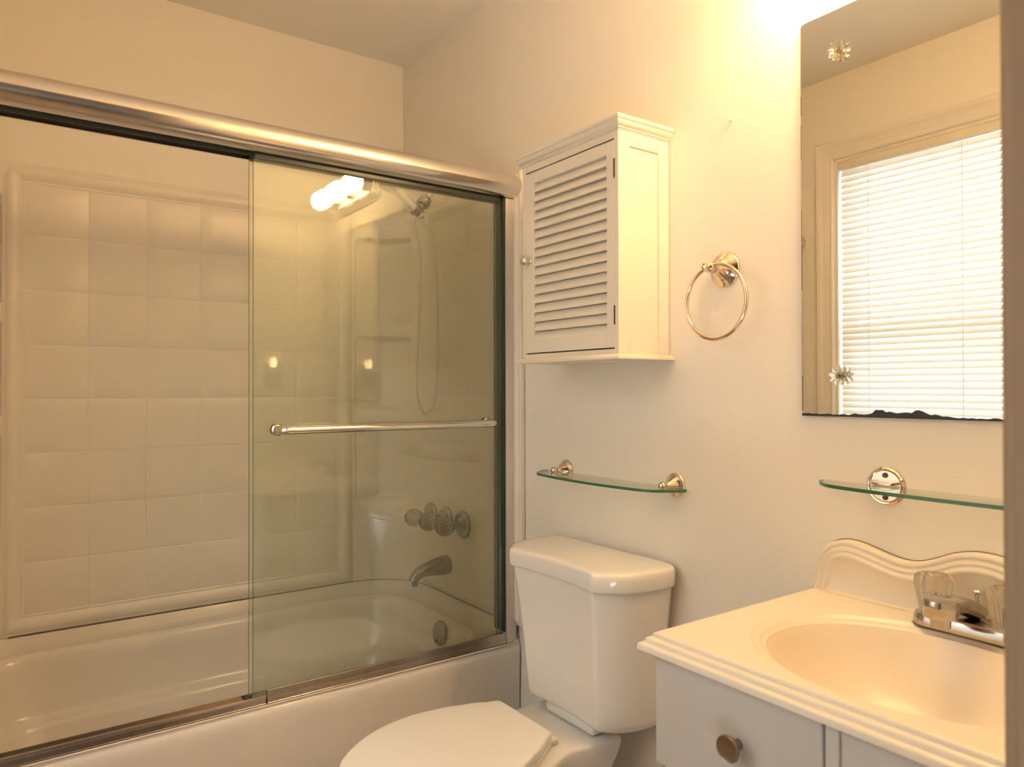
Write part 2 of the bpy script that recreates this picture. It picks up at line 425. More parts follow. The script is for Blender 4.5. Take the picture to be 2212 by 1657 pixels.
def panel(bm, u0, u1, z0, z1, gu, gz, put, open_u1=False):
    offs = [0, 0.002, 0.006, 0.010, 0.013, 0.018, 0.022, 0.027, 0.032, 0.037, 0.042, 0.047, 0.049, 0.052, 0.055, 0.057]
    def lines(a, c_, gs):
        s = set(round(a+o, 5) for o in offs) | set(round(c_-o, 5) for o in offs)
        for g in gs:
            for e in (-0.003, -0.0012, 0, 0.0012, 0.003): s.add(round(g+e, 5))
            s.add(round(g+0.04, 5)); s.add(round(g+0.11, 5))
        return sorted(x for x in s if a-1e-6 <= x <= c_+1e-6)
    U = lines(u0, u1, gu); Z = lines(z0, z1, gz)
    vs = []
    for u in U:
        row = []
        for z in Z:
            d = min(u-u0, 1.0 if open_u1 else u1-u, z-z0, z1-z); h = frameprof(max(0, d))
            if d > 0.056: h += min(tilegroove(u, gu), tilegroove(z, gz))
            row.append(bm.verts.new(put(u, z, h)))
        vs.append(row)
    for i in range(len(U)-1):
        for j in range(len(Z)-1): bm.faces.new((vs[i][j], vs[i+1][j], vs[i+1][j+1], vs[i][j+1]))
gx = [0.063+0.15*i for i in range(0, 7)]
gz = [1.732, 1.583, 1.432, 1.281, 1.131, 0.982, 0.833, 0.684, 0.540]
b = BM(); panel(b, 0.007, 1.009, Z0S, Z1S, gx[1:6], gz[1:8], lambda u, z, h: Vector((u, YB-0.002-h, z)))
part('center_panel', b, M_surround, sur, angle=28)
# end panels
b = BM(); panel(b, 1.640, 2.200, Z0S, Z1S-0.004, [1.786, 1.936, 2.086], gz[1:8], lambda u, z, h: Vector((XR-0.0065-h, u, z)), True)
rbox(b, (XR-0.0165, 1.638, Z0S), (XR-0.001, 1.652, Z1S-0.004), 0.004, 3)
part('end_panel', b, M_surround, sur, angle=28)
b = BM(); panel(b, 1.660, 2.200, Z0S, Z1S-0.004, [1.786, 1.936, 2.086], gz[1:8], lambda u, z, h: Vector((XL+0.0065+h, u, z)), True)
part('end_panel', b, M_surround, sur, angle=28)
# corner units with three shelf recesses
REC = [(0.765, 1.040), (1.078, 1.345), (1.383, 1.690)]
def corner(bm, sgn):
    cx, cy, R_ = (1.008, 2.190, 0.190)
    def sm(t): t = min(1, max(0, t)); return t*t*(3-2*t)
    TH = sorted(set([i*2 for i in range(46)] + [2.5, 3, 3.5, 4.5, 5, 61, 62.5, 63, 63.5, 64.5, 65, 65.5]))
    ZZ = set(Z0S+ (Z1S-Z0S)*i/60 for i in range(61))
    for a, c_ in REC:
        for e in (0, 0.003, 0.006, 0.010, 0.014, 0.018, 0.024): ZZ.add(a+e); ZZ.add(c_-e)
    ZZ = sorted(ZZ); vs = []
    for z in ZZ:
        row = []
        for th in TH:
            dep = 0.0
            for a, c_ in REC:
                if a <= z <= c_:
                    # rounded-rectangle distance, metres
                    s = math.radians(th)*R_; s0 = math.radians(2.5)*R_; s1 = math.radians(65)*R_
                    dx = min(s-s0, s1-s); dz = min(z-a, c_-z); rc = 0.022
                    if dx <= 0: continue
                    if dx < rc and dz < rc: d = rc-math.hypot(rc-dx, rc-dz)
                    else: d = min(dx, dz)
                    dep = sm(d/0.016)
            t = math.radians(th); rad = R_ + 0.036*dep*(0.35+0.65*math.sin(min(1, th/65)*PI))
            # soft vertical rib between recess and end panel
            if 68 <= th <= 82: rad -= 0.003*math.sin((th-68)/14*PI)
            if z > Z1S-0.04: rad -= 0.006*math.sin((z-(Z1S-0.04))/0.04*PI)
            x = cx+rad*math.sin(t); y = cy+rad*math.cos(t)
            x = min(x, XR-0.0015); y = min(y, YB-0.0015)
            if sgn < 0: x = XL+XR-x
            row.append(bm.verts.new((x, y, z)))
        vs.append(row)
    for i in range(len(ZZ)-1):
        for j in range(len(TH)-1): bm.faces.new((vs[i][j], vs[i][j+1], vs[i+1][j+1], vs[i+1][j]))
    # top ledge back to the walls
    top = vs[-1]; w0 = bm.verts.new(((XR-0.001) if sgn > 0 else XL+0.001, YB-0.001, Z1S))
    for j in range(len(TH)-1): bm.faces.new((top[j], top[j+1], w0))
for s in (1, -1):
    b = BM(); corner(b, s); part('corner_shelf_unit', b, M_surround, sur, angle=60)
# dark joint between the surround and the tub flange
pts = []
for x in (XL+0.2, 0.2, 0.6, 1.008): pts.append(Vector((x, YB-0.010, 0.4875)))
for i in range(1, 10):
    a = PI/2*i/10; pts.append(Vector((1.008+0.187*math.sin(a), 2.190+0.187*math.cos(a), 0.4875)))
for y in (2.19, 1.9, 1.654): pts.append(Vector((XR-0.014, y, 0.4875)))
part('joint_line', tube(BM(), pts, 0.0009, 6), M_grime, sur)

# ------------------------------------------------------------------ sliding door frame
fr = thing('shower_door_frame', ((XL+XR)/2, 1.68, 0.443), 'polished aluminium sliding door frame on the tub rim with thick rounded header', 'door frame')
FX0, FX1 = XL+0.0165, XR-0.0165
# header, D shaped: round nose towards the room, open channel underneath
prof = []
cy_, cz_, r_ = 1.669, 1.7265, 0.0335
for i in range(25):
    a = math.radians(100+ (262-100)*i/24); prof.append((cy_+r_*math.cos(a)*1.05, cz_+r_*math.sin(a)))
prof += [(1.668, 1.6945), (1.668, 1.704), (1.716, 1.704), (1.716, 1.688), (1.722, 1.688), (1.722, 1.758), (1.700, 1.7600)]
b = BM(); extrude_poly(b, [Vector((FX0, y, z)) for y, z in prof], (FX1-FX0+0.002, 0, 0))
hd = part('header', b, M_alu, fr, angle=25)
part('header_channel', rbox(BM(), (FX0, 1.6685, 1.6995), (FX1, 1.7155, 1.7038)), M_gunmetal, hd, smooth=False)
part('track_divider', rbox(BM(), (FX0, 1.6895, 1.690), (FX1, 1.6915, 1.6994)), M_gunmetal, hd, smooth=False)
for nm, x0, x1 in (('side_jamb', 1.162, 1.1955), ('side_jamb', XL+0.0165, XL+0.045)):
    b = BM(); rbox(b, (x0, 1.664, 0.4455), (x1, 1.667, 1.692), 0.001); rbox(b, (x0, 1.667, 0.472), (x0+0.002, 1.716, 1.692)) if x0 > 0 else rbox(b, (x1-0.002, 1.667, 0.472), (x1, 1.716, 1.692))
    rbox(b, (x0, 1.716, 0.4525), (x1, 1.719, 1.692))
    part(nm, b, M_alu_jamb, fr)
part('jamb_seal', rbox(BM(), (1.1545, 1.6675, 0.478), (1.1618, 1.7155, 1.692), 0.001), M_seal, fr)
# bottom track: sloped front face, raised lip on the right half, notch where the halves meet
def track(x0, x1, zt, bm):
    P = [(1.6620, 0.4440), (1.6620, 0.4458), (1.6648, 0.4463), (1.6662, 0.4570), (1.6667, 0.4573), (1.6678, zt-0.0012), (1.6684, zt), (1.6702, zt-0.001), (1.6706, 0.4500), (1.7160, 0.4500), (1.7160, 0.4545), (1.7190, 0.4545), (1.7190, 0.4460)]
    extrude_poly(bm, [Vector((x0, y, z)) for y, z in P], (x1-x0, 0, 0))
b = BM(); track(FX0, 0.498, 0.4625, b); track(0.502, 1.1605, 0.4735, b)
rbox(b, (0.470, 1.6720, 0.4502), (0.5, 1.6735, 0.4705)); 
part('bottom_track', b, M_alu_sill, fr, angle=20)
part('guide_block', rbox(BM(), (0.462, 1.6790, 0.4502), (0.500, 1.7120, 0.4555), 0.001), M_rubber, fr)
part('caulk_bead', tube(BM(), [(FX0+0.01, 1.6585, 0.4432), (0.5, 1.6585, 0.4432), (1.185, 1.6585, 0.4440), (1.1945, 1.6580, 0.452)], 0.0017, 8), M_caulk, fr)
part('caulk_bead', tube(BM(), [(1.1965, 1.6625, 0.50), (1.1965, 1.6625, 1.70)], 0.0014, 8), M_caulk, fr)

def glass_box(lo, hi):
    """box whose two large y faces are glass (slot 0) and whose rims are green edge (slot 1)"""
    b = rbox(BM(), lo, hi)
    for f in b.faces:
        f.normal_update(); f.material_index = 0 if abs(f.normal.y) > 0.9 else 1
    return b
def panel_thing(x0, x1, yc, label, bar):
    t = thing('glass_door_panel', ((x0+x1)/2, yc, 0.458), label, 'shower door', 'sliding shower door panels')
    part('glass', glass_box((x0, yc-0.003, 0.4585), (x1, yc+0.003, 1.6960)), [M_glass, M_glass_edge], t, smooth=False)
    if bar:
        xa, xb = 0.528, 1.106; yb_ = yc-0.046; z = 1.063
        pts = [(xa, yc-0.0035, z), (xa, yc-0.030, z), (xa+0.003, yb_+0.006, z), (xa+0.010, yb_+0.001, z), (xa+0.018, yb_, z)]
        pts += [(xa+0.018+(xb-xa-0.036)*i/8, yb_, z) for i in range(1, 9)]
        pts += [(xb-0.010, yb_+0.001, z), (xb-0.003, yb_+0.006, z), (xb, yc-0.030, z), (xb, yc-0.0035, z)]
        tb = part('towel_bar', tube(BM(), catmull(pts, 4), 0.0098, 18), M_chrome, t)
        for x in (xa, xb):
            b = BM(); lathe(b, [(0.014, 0.0), (0.014, 0.003), (0.011, 0.006), (0.0099, 0.006)], (x, yc-0.0032, z), (0, -1, 0), 24)
            part('mounting_collar', b, M_chrome, tb)
            b = BM(); lathe(b, [(0.0135, 0.0), (0.0135, 0.005), (0.010, 0.008), (0.001, 0.009)], (x, yc+0.0032, z), (0, 1, 0), 24)
            part('back_washer', b, M_rubber, tb)
    else:
        pass
    b = BM(); rbox(b, (x0+0.002, yc-0.0075, 1.681), (x1-0.002, yc+0.0045, 1.6985), 0.001)
    part('hanger_rail', b, M_gunmetal, t)
    return t
panel_thing(0.4735, 1.1535, 1.681, 'outer tinted glass sliding door panel with a chrome towel bar', True)
panel_thing(0.4695, 1.1525, 1.701, 'inner tinted glass sliding door panel directly behind the towel bar panel', False)

# ------------------------------------------------------------------ tub valves, spout, shower
XS = XR-0.0123
def valve(y, z, label):
    t = thing('valve_handle', (XS, y, z), label, 'tap handle', 'three tub valve handles')
    part('escutcheon', lathe(BM(), [(0.043, -0.001), (0.044, 0.003), (0.040, 0.010), (0.032, 0.013), (0.026, 0.0115), (0.018, 0.016), (0.016, 0.018)], (XS, y, z), (-1, 0, 0), 40), M_tub_metal, t, angle=50)
    part('stem', lathe(BM(), [(0.012, 0.010), (0.012, 0.030), (0.010, 0.034), (0.010, 0.048)], (XS, y, z), (-1, 0, 0), 20), M_tub_metal, t)
    b = BM(); lathe(b, [(0.012, 0.040), (0.021, 0.044), (0.028, 0.056), (0.030, 0.070), (0.027, 0.083), (0.019, 0.092), (0.017, 0.0945), (0.010, 0.0925), (0.001, 0.0925)], (XS, y, z), (-1, 0, 0), 60, flutes=15, fd=0.10)
    part('crystal_knob', b, M_crystal_old, t, angle=50)
valve(1.950, 0.730, 'crystal tub valve handle nearest the door jamb, rightmost of three')
valve(2.055, 0.730, 'crystal tub valve handle between the two others above the spout')
valve(2.155, 0.730, 'crystal tub valve handle farthest from the jamb, leftmost of three')
sp = thing('tub_spout', (XS, 2.050, 0.585), 'chrome tub spout below the three crystal valve handles', 'tub spout')
b = BM(); secs = []
for x, zc_, rz, ry in ((0.0, 0.585, 0.030, 0.029), (0.012, 0.585, 0.0315, 0.030), (0.03, 0.585, 0.030, 0.028), (0.06, 0.583, 0.025, 0.024), (0.09, 0.578, 0.020, 0.0205), (0.108, 0.571, 0.0175, 0.019), (0.120, 0.560, 0.0165, 0.017), (0.126, 0.549, 0.0140, 0.015)):
    secs.append((x, zc_, rz, ry))
loops = []
for i, (x, zc_, rz, ry) in enumerate(secs):
    ang = 0 if i < 4 else [0.12, 0.35, 0.75, 1.15][i-4]
    d = Vector((-math.cos(ang), 0, -math.sin(ang))); up = Vector((-math.sin(ang), 0, math.cos(ang)))
    c = Vector((XS-x, 2.050, zc_))
    loops.append([c + up*(rz*math.sin(2*PI*k/28)) + Vector((0, 1, 0))*(ry*math.cos(2*PI*k/28)) for k in range(28)])
loft(b, loops); part('spout_body', b, M_tub_metal, sp, angle=60)
lathe_b = lathe(BM(), [(0.010, 0.0), (0.010, 0.012)], (XS-0.119, 2.050, 0.545), (-0.15, 0, -1), 18)
part('outlet', lathe_b, M_rubber, sp)

sa = thing('shower_arm', (XR-0.001, 2.02, 1.81), 'chrome shower arm coming out of the wall above the surround', 'shower arm')
part('wall_flange', lathe(BM(), [(0.030, 0.0), (0.030, 0.002), (0.026, 0.007), (0.014, 0.011), (0.0108, 0.012)], (XR-0.0005, 2.02, 1.81), (-1, 0, 0), 30), M_tub_metal, sa)
armp = catmull([(XR-0.004, 2.02, 1.812), (1.175, 2.022, 1.815), (1.150, 2.026, 1.806), (1.120, 2.03, 1.772), (1.104, 2.03, 1.752)], 6)
part('pipe', tube(BM(), armp, 0.0105, 16), M_chrome, sa)
dv = Vector((-0.62, 0.0, -0.78)).normalized()
o0 = Vector((1.104, 2.03, 1.752))
part('collar_nut', lathe(BM(), [(0.012, -0.016), (0.016, -0.014), (0.0205, -0.004), (0.0215, 0.004), (0.020, 0.008), (0.0215, 0.010), (0.0205, 0.016), (0.014, 0.018)], o0, dv, 24, flutes=12, fd=0.05), M_tub_metal, sa, angle=50)
b = BM(); lathe(b, [(0.013, 0.016), (0.013, 0.045), (0.010, 0.048)], o0, dv, 18)
hb = o0+dv*0.046
hup = Vector((-0.62, 0, 0.48)).normalized()
lathe(b, [(0.0155, -0.012), (0.019, -0.010), (0.019, 0.010), (0.0155, 0.012)], hb, hup, 20)
part('handset_holder', b, M_tub_metal, sa)
b = BM(); lathe(b, [(0.008, 0.0), (0.008, 0.018), (0.0095, 0.018), (0.0095, 0.026)], o0+dv*0.030+Vector((0.006, 0, -0.008)), (0.25, 0, -1), 16)
part('hose_outlet', b, M_tub_metal, sa)
hs = thing('hand_shower', hb+hup*(-0.02), 'white hand shower resting in its holder with a long looping hose', 'hand shower')
hpts = [hb+hup*(-0.022), hb+hup*0.0, hb+hup*0.06, hb+hup*0.115]
part('handle', tube(BM(), catmull(hpts, 5), [0.0115]*5+[0.0125]*5+[0.0125]*5+[0.0135], 16), M_whiteplastic, hs)
hc = hb+hup*0.118
part('spray_head', lathe(BM(), [(0.012, -0.012), (0.022, -0.008), (0.032, 0.004), (0.034, 0.012), (0.031, 0.016), (0.001, 0.017)], hc, Vector((-0.35, 0, -0.95)).normalized(), 28), M_whiteplastic, hs)
hose = [hb+hup*(-0.022), (1.062, 2.03, 1.690), (1.078, 2.03, 1.62), (1.085, 2.03, 1.545), (1.083, 2.03, 1.45), (1.081, 2.03, 1.373), (1.076, 2.032, 1.28), (1.073, 2.035, 1.20), (1.080, 2.038, 1.125), (1.103, 2.04, 1.082), (1.130, 2.04, 1.092), (1.146, 2.04, 1.144), (1.153, 2.04, 1.23), (1.153, 2.038, 1.319), (1.150, 2.036, 1.45), (1.145, 2.034, 1.551), (1.134, 2.032, 1.63), (1.116, 2.03, 1.678), (1.104, 2.03, 1.696)]
part('hose', tube(BM(), catmull(hose, 5), 0.0065, 12), M_hose, hs)
part('hose_sleeve', lathe(BM(), [(0.008, 0.0), (0.0105, 0.002), (0.0105, 0.030), (0.0075, 0.034)], (1.098, 2.03, 1.706), (0.45, 0, -0.89), 16), M_whiteplastic, hs)

# ------------------------------------------------------------------ toilet
toi = thing('toilet', (0.90, 1.285, 0.0), 'white two-piece toilet with angular tank between the tub and vanity', 'toilet')
def tank_outline(z, xb, xf, corner, side, mid):
    """right half going back->front then mirrored; y centre 1.28. corner=(x,dy) side=list"""
    half = [(xb, side[0])] + side[1] + [corner] + [(xf+0.002, corner[1]*0.55), (xf, 0.0)]
    cyy = 1.28
    R_ = [(x, cyy-dy) for x, dy in half]; L_ = [(x, cyy+dy) for x, dy in reversed(half[:-1])]
    return [Vector((x, y, z)) for x, y in R_+L_]
def smooth_outline(pts, keep, k=5):
    """catmull through the closed outline"""
    return catmull(pts, k, closed=True)
def tank_loop(z, f, dxf=0.0):
    # f scales towards (1.197,1.28)
    base = [(1.196, 0.150), (1.199, 0.190), (1.188, 0.211), (1.160, 0.219), (1.120, 0.2165), (1.080, 0.209), (1.045, 0.193), (1.022, 0.172), (1.009, 0.154), (1.006, 0.143), (1.008, 0.128), (1.013, 0.09), (1.017, 0.045)]
    R_ = [(x, -dy) for x, dy in base] + [(1.018, 0.0)]
    L_ = [(x, dy) for x, dy in reversed(base)]
    out = []
    for x, dy in R_+L_:
        out.append(Vector((1.199-(1.199-x)*f+dxf, 1.28+dy*f, z)))
    return catmull(out, 4, closed=True)
b = BM()
loft(b, [tank_loop(0.421, 0.72), tank_loop(0.4225, 0.775), tank_loop(0.428, 0.80), tank_loop(0.440, 0.815), tank_loop(0.48, 0.83), tank_loop(0.56, 0.86), tank_loop(0.65, 0.905), tank_loop(0.7305, 0.955)])
part('tank', b, M_porcelain, toi, angle=60)
b = BM()
loft(b, [tank_loop(0.731, 0.945), tank_loop(0.7312, 0.978), tank_loop(0.7335, 0.990), tank_loop(0.738, 0.995), tank_loop(0.757, 1.0), tank_loop(0.7655, 0.998), tank_loop(0.7700, 0.992), tank_loop(0.7727, 0.978), tank_loop(0.7740, 0.955), tank_loop(0.7748, 0.86), tank_loop(0.775, 0.5)])
part('tank_lid', b, M_porcelain, toi, angle=60)
def egg(z, rear, s, xf=0.53, w=0.17, rw=0.125, cyy=1.295, xr=1.13):
    pts = []
    half = [(xr, 0.0), (xr, rw*0.9), (xr-0.02, rw), (xr-0.09, rw*0.98), (0.98, rw*0.93), (0.92, w*0.83), (0.86, w*0.95), (0.79, w), (0.72, w*0.97), (0.65, w*0.86), (0.60, w*0.70), (0.56, w*0.46), (xf+0.008, w*0.22), (xf, 0.0)]
    full = [(x, -dy) for x, dy in half] + [(x, dy) for x, dy in reversed(half[1:-1])]
    cx = 0.85
    return catmull([Vector((cx+(x-cx)*s[0], cyy+dy*s[1], z)) for x, dy in full], 4, closed=True)
b = BM()
loft(b, [egg(0.0, 0, (0.70, 0.62)), egg(0.02, 0, (0.70, 0.62)), egg(0.10, 0, (0.66, 0.56)), egg(0.20, 0, (0.74, 0.62)), egg(0.29, 0, (0.90, 0.82)), egg(0.345, 0, (0.97, 0.94)), egg(0.372, 0, (0.995, 0.99)), egg(0.384, 0, (1, 1)), egg(0.3895, 0, (0.99, 0.985)), egg(0.391, 0, (0.97, 0.95)), egg(0.3905, 0, (0.5, 0.5))])
part('bowl', b, M_porcelain, toi, angle=60)
b = BM(); rbox(b, (1.064, 1.196, 0.391), (1.180, 1.366, 0.4212), 0.010, 3)
part('tank_pad', b, M_porcelain, toi)
def lid_loop(z, s=1.0, xb=0.967):
    half = [(xb, 0.0), (xb, 0.07), (xb-0.001, 0.094), (xb-0.008, 0.103), (xb-0.030, 0.112), (0.912, 0.129), (0.880, 0.141), (0.850, 0.154), (0.815, 0.1635), (0.77, 0.1675), (0.73, 0.165), (0.686, 0.156), (0.645, 0.140), (0.610, 0.120), (0.572, 0.090), (0.543, 0.053), (0.532, 0.0)]
    full = [(x, -dy) for x, dy in half] + [(x, dy) for x, dy in reversed(half[1:-1])]
    return catmull([Vector((0.76+(x-0.76)*s, 1.312-0.018*min(1, (0.967-x)/0.15)+dy*s, z)) for x, dy in full], 3, closed=True)
b = BM(); loft(b, [lid_loop(0.3925, 0.96), lid_loop(0.3925, 0.985), lid_loop(0.396, 0.99), lid_loop(0.405, 0.99), lid_loop(0.4075, 0.975), lid_loop(0.4075, 0.9)])
part('seat', b, M_seat, toi, angle=50)
b = BM(); loft(b, [lid_loop(0.4085, 0.97), lid_loop(0.4085, 0.992), lid_loop(0.411, 0.999), lid_loop(0.4185, 1.0), lid_loop(0.4230, 0.996), lid_loop(0.4255, 0.985), lid_loop(0.4262, 0.96), lid_loop(0.4270, 0.6)])
part('seat_lid', b, M_seat, toi, angle=60)
for y in (1.235, 1.385):
    part('hinge', rbox(BM(), (0.962, y-0.015, 0.3915), (0.988, y+0.015, 0.4030), 0.002, 2), M_seat, toi)

# ------------------------------------------------------------------ vanity
VX0, VY0, VY1 = 0.797, YF+0.006, 0.743
van = thing('vanity_cabinet', (1.0, 0.47, 0.0), 'white painted vanity cabinet with drawers and round bronze knobs under the sink', 'cabinet')
b = BM()
rbox(b, (VX0, VY0, 0.09), (VX0+0.018, VY1, 0.7712), 0.0015); rbox(b, (VX0+0.018, VY1-0.016, 0.0), (XR-0.014, VY1, 0.7712), 0.001)
rbox(b, (VX0+0.018, VY0, 0.0), (XR-0.014, VY0+0.016, 0.7712), 0.001); rbox(b, (VX0+0.018, VY0+0.016, 0.09), (XR-0.014, VY1-0.016, 0.106)); rbox(b, (VX0+0.05, VY0+0.016, 0.0), (VX0+0.066, VY1-0.016, 0.09))
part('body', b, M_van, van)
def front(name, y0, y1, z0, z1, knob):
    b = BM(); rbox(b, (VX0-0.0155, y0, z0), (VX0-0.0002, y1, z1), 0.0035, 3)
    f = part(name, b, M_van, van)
    if knob:
        ky, kz = knob
        b = BM(); lathe(b, [(0.007, 0.0), (0.0055, 0.004), (0.0055, 0.012), (0.009, 0.015), (0.0155, 0.018), (0.0172, 0.0205), (0.0172, 0.023), (0.0160, 0.0245), (0.0150, 0.0238), (0.006, 0.0245), (0.001, 0.0245)], (VX0-0.0155, ky, kz), (-1, 0, 0), 36)
        part('knob', b, M_knobmetal, f, angle=40, label='bronze round knob')
    return f
front('drawer', 0.480, 0.7425, 0.6135, 0.7690, (0.597, 0.697))
front('drawer', 0.480, 0.7425, 0.4480, 0.6065, (0.611, 0.527))
front('drawer', 0.480, 0.7425, 0.2800, 0.4410, (0.611, 0.360))
front('drawer', 0.480, 0.7425, 0.1050, 0.2730, (0.611, 0.190))
b = BM(); rbox(b, (VX0-0.0155, 0.205, 0.105), (VX0-0.0002, 0.4745, 0.7690), 0.003, 2)
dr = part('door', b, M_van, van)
b = BM()
for y0_, y1_, z0_, z1_ in ((0.205, 0.222, 0.105, 0.769), (0.4575, 0.4745, 0.105, 0.769)):
    rbox(b, (VX0-0.0195, y0_, z0_), (VX0-0.0150, y1_, z1_), 0.0018, 2)
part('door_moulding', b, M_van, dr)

# top with integral oval basin
vt = thing('sink_countertop', (0.99, 0.47, 0.772), 'cream cultured marble vanity top with oval basin and wavy backsplash', 'sink')
BX, BY, BA, BB = 0.973, 0.475, 0.165, 0.200
X0, X1, Y0, Y1 = 0.768, XR-0.002, YF+0.002, 0.765
corn = [(X0, Y0), (X1, Y0), (X1, Y1), (X0, Y1)]
angs = sorted(set([2*PI*i/120 for i in range(120)] + [math.atan2(y-BY, x-BX) % (2*PI) for x, y in corn]))
def rect_pt(a, i):
    x0, x1, y0, y1 = X0+i, X1, Y0, Y1-i
    c, s = math.cos(a), math.sin(a); ts = []
    if c > 1e-9: ts.append((x1-BX)/c)
    if c < -1e-9: ts.append((x0-BX)/c)
    if s > 1e-9: ts.append((y1-BY)/s)
    if s < -1e-9: ts.append((y0-BY)/s)
    t = min(ts); return BX+c*t, BY+s*t
def rect_loop(i, z):
    out = []
    for a in angs: x, y = rect_pt(a, i); out.append(Vector((x, y, z)))
    # put the exact corners in for the inset loops
    for (cx_, cy__) in corn:
        k_ = min(range(len(angs)), key=lambda q: abs(((math.atan2(cy__-BY, cx_-BX) % (2*PI))-angs[q])))
        out[k_] = Vector((X0+i if cx_ == X0 else X1, Y1-i if cy__ == Y1 else Y0, z))
    return out
def ell(s, z, dx=0): return [Vector((BX+dx+BA*s*math.cos(a), BY+BB*s*math.sin(a), z)) for a in
                             [math.atan2(math.sin(t)*BA, math.cos(t)*BB) for t in angs]]
steps = [(0.030, 0.772), (0.003, 0.7722), (0.0, 0.774), (0.0, 0.7810), (0.0012, 0.7832), (0.0035, 0.7842), (0.0068, 0.7846), (0.0082, 0.7862), (0.0084, 0.7895), (0.0096, 0.7915), (0.0120, 0.7924), (0.0148, 0.7928), (0.0160, 0.7945), (0.0162, 0.7972), (0.0176, 0.7992), (0.0205, 0.80), (0.026, 0.80)]
b = BM()
loops = [rect_loop(i, z) for i, z in steps]
loops += [ell(1.060, 0.80), ell(1.045, 0.7997), ell(1.030, 0.7968), ell(1.015, 0.7950), ell(1.000, 0.7962), ell(0.985, 0.7968), ell(0.972, 0.7945), ell(0.960, 0.7910), ell(0.948, 0.7905), ell(0.936, 0.7908), ell(0.925, 0.7870),
          ell(0.90, 0.776), ell(0.85, 0.757), ell(0.78, 0.737), ell(0.68, 0.716), ell(0.55, 0.698), ell(0.40, 0.687), ell(0.25, 0.682), ell(0.12, 0.679)]
loft(b, loops, False, True)
part('counter_and_basin', b, M_marble, vt, angle=48)
part('drain', lathe(BM(), [(0.022, 0.0), (0.022, 0.002), (0.017, 0.003), (0.015, 0.001), (0.001, 0.001)], (BX, BY, 0.6795), (0, 0, 1), 28), M_chrome, vt)
# backsplash
def wave(y):
    d = abs(y-BY)
    tab = [(0, 0.9085), (0.02, 0.907), (0.045, 0.900), (0.070, 0.888), (0.095, 0.8785), (0.118, 0.8765), (0.140, 0.8800), (0.165, 0.8865), (0.190, 0.8920), (0.212, 0.8935), (0.232, 0.8895), (0.249, 0.880), (0.262, 0.865), (0.270, 0.848), (0.275, 0.830), (0.279, 0.815), (0.285, 0.8005)]
    for (a, ha), (c_, hc) in zip(tab[:-1], tab[1:]):
        if a <= d <= c_: return ha+(hc-ha)*(d-a)/(c_-a)
    return 0.8005
half = [0, 0.02, 0.045, 0.070, 0.095, 0.118, 0.140, 0.165, 0.190, 0.212, 0.232, 0.249, 0.262, 0.270, 0.275, 0.279, 0.2845]
ctrl = [Vector((0, BY+d, wave(BY+d))) for d in reversed(half[1:])] + [Vector((0, BY, wave(BY)))] + [Vector((0, BY-d, wave(BY-d))) for d in half[1:]]
cur = catmull(ctrl, 5)
prof = [(0.0, 0.0), (0.0130, 0.0), (0.0150, 0.0015), (0.0165, 0.005), (0.0158, 0.0080), (0.0148, 0.0095), (0.0165, 0.0120), (0.0188, 0.0145), (0.0190, 0.0170), (0.0180, 0.0190), (0.0195, 0.0215), (0.0218, 0.0240), (0.0218, 0.0275), (0.0190, 0.0310), (0.0165, 0.0335)]
rows = []
for i, p in enumerate(cur):
    t = (cur[min(i+1, len(cur)-1)]-cur[max(i-1, 0)]).normalized(); n = Vector((0, t.z, -t.y))  # downward/inward normal
    if n.z > 0: n = -n
    if abs(t.z) > 0.9: n = Vector((0, -1 if p.y > BY else 1, 0))*abs(t.z) + Vector((0, 0, -1))*abs(t.y)
    row = []
    for x, d in prof:
        q = p+n*d; row.append(Vector((X1-x+0.001, q.y, max(q.z, 0.7996))))
    last = row[-1]; row.append(Vector((last.x, last.y, 0.8065))); row.append(Vector((last.x-0.004, last.y, 0.8015))); row.append(Vector((last.x-0.007, last.y, 0.8004)))
    rows.append(row)
b = BM(); loft(b, rows, False, False, closed=False)
part('backsplash', b, M_marble, vt, angle=60)
part('splash_grime', tube(BM(), [Vector((XR-0.001, p.y, p.z+0.0006)) for p in cur[14:-20]], 0.0007, 6), M_grime, vt)

# faucet
fa = thing('faucet', (1.152, BY, 0.80), 'worn chrome faucet with two fluted clear knobs behind the basin', 'faucet')
def pill(cx, cy, rx, hl, z, n=14):
    L = []
    for i in range(n+1): a = PI*i/n; L.append(Vector((cx+rx*math.cos(a), cy+hl+rx*math.sin(a), z)))
    for i in range(n+1): a = PI+PI*i/n; L.append(Vector((cx+rx*math.cos(a), cy-hl+rx*math.sin(a), z)))
    return L
b = BM(); loft(b, [pill(1.152, BY, 0.0275, 0.051, 0.8004), pill(1.152, BY, 0.0275, 0.051, 0.8016)])
part('gasket', b, M_black, fa)
b = BM(); loft(b, [pill(1.152, BY, 0.027, 0.051, 0.8018), pill(1.152, BY, 0.0262, 0.051, 0.812), pill(1.152, BY, 0.0245, 0.050, 0.8185), pill(1.152, BY, 0.0225, 0.049, 0.8205)])
part('base', b, M_chrome_worn, fa, angle=40)
def sec(x, z, hw, hh):
    L = []
    for k_ in range(24):
        a = 2*PI*k_/24; c, s = math.cos(a), math.sin(a)
        L.append(Vector((x, BY+hw*(abs(c)**0.7)*(1 if c > 0 else -1), z+hh*(abs(s)**0.7)*(1 if s > 0 else -1))))
    return L
b = BM(); loft(b, [sec(1.172, 0.828, 0.013, 0.007), sec(1.166, 0.831, 0.017, 0.011), sec(1.150, 0.836, 0.0185, 0.0135), sec(1.130, 0.843, 0.0185, 0.0135), sec(1.110, 0.849, 0.0185, 0.0125), sec(1.090, 0.8525, 0.0190, 0.0120), sec(1.075, 0.8535, 0.0195, 0.0120)], True, True)
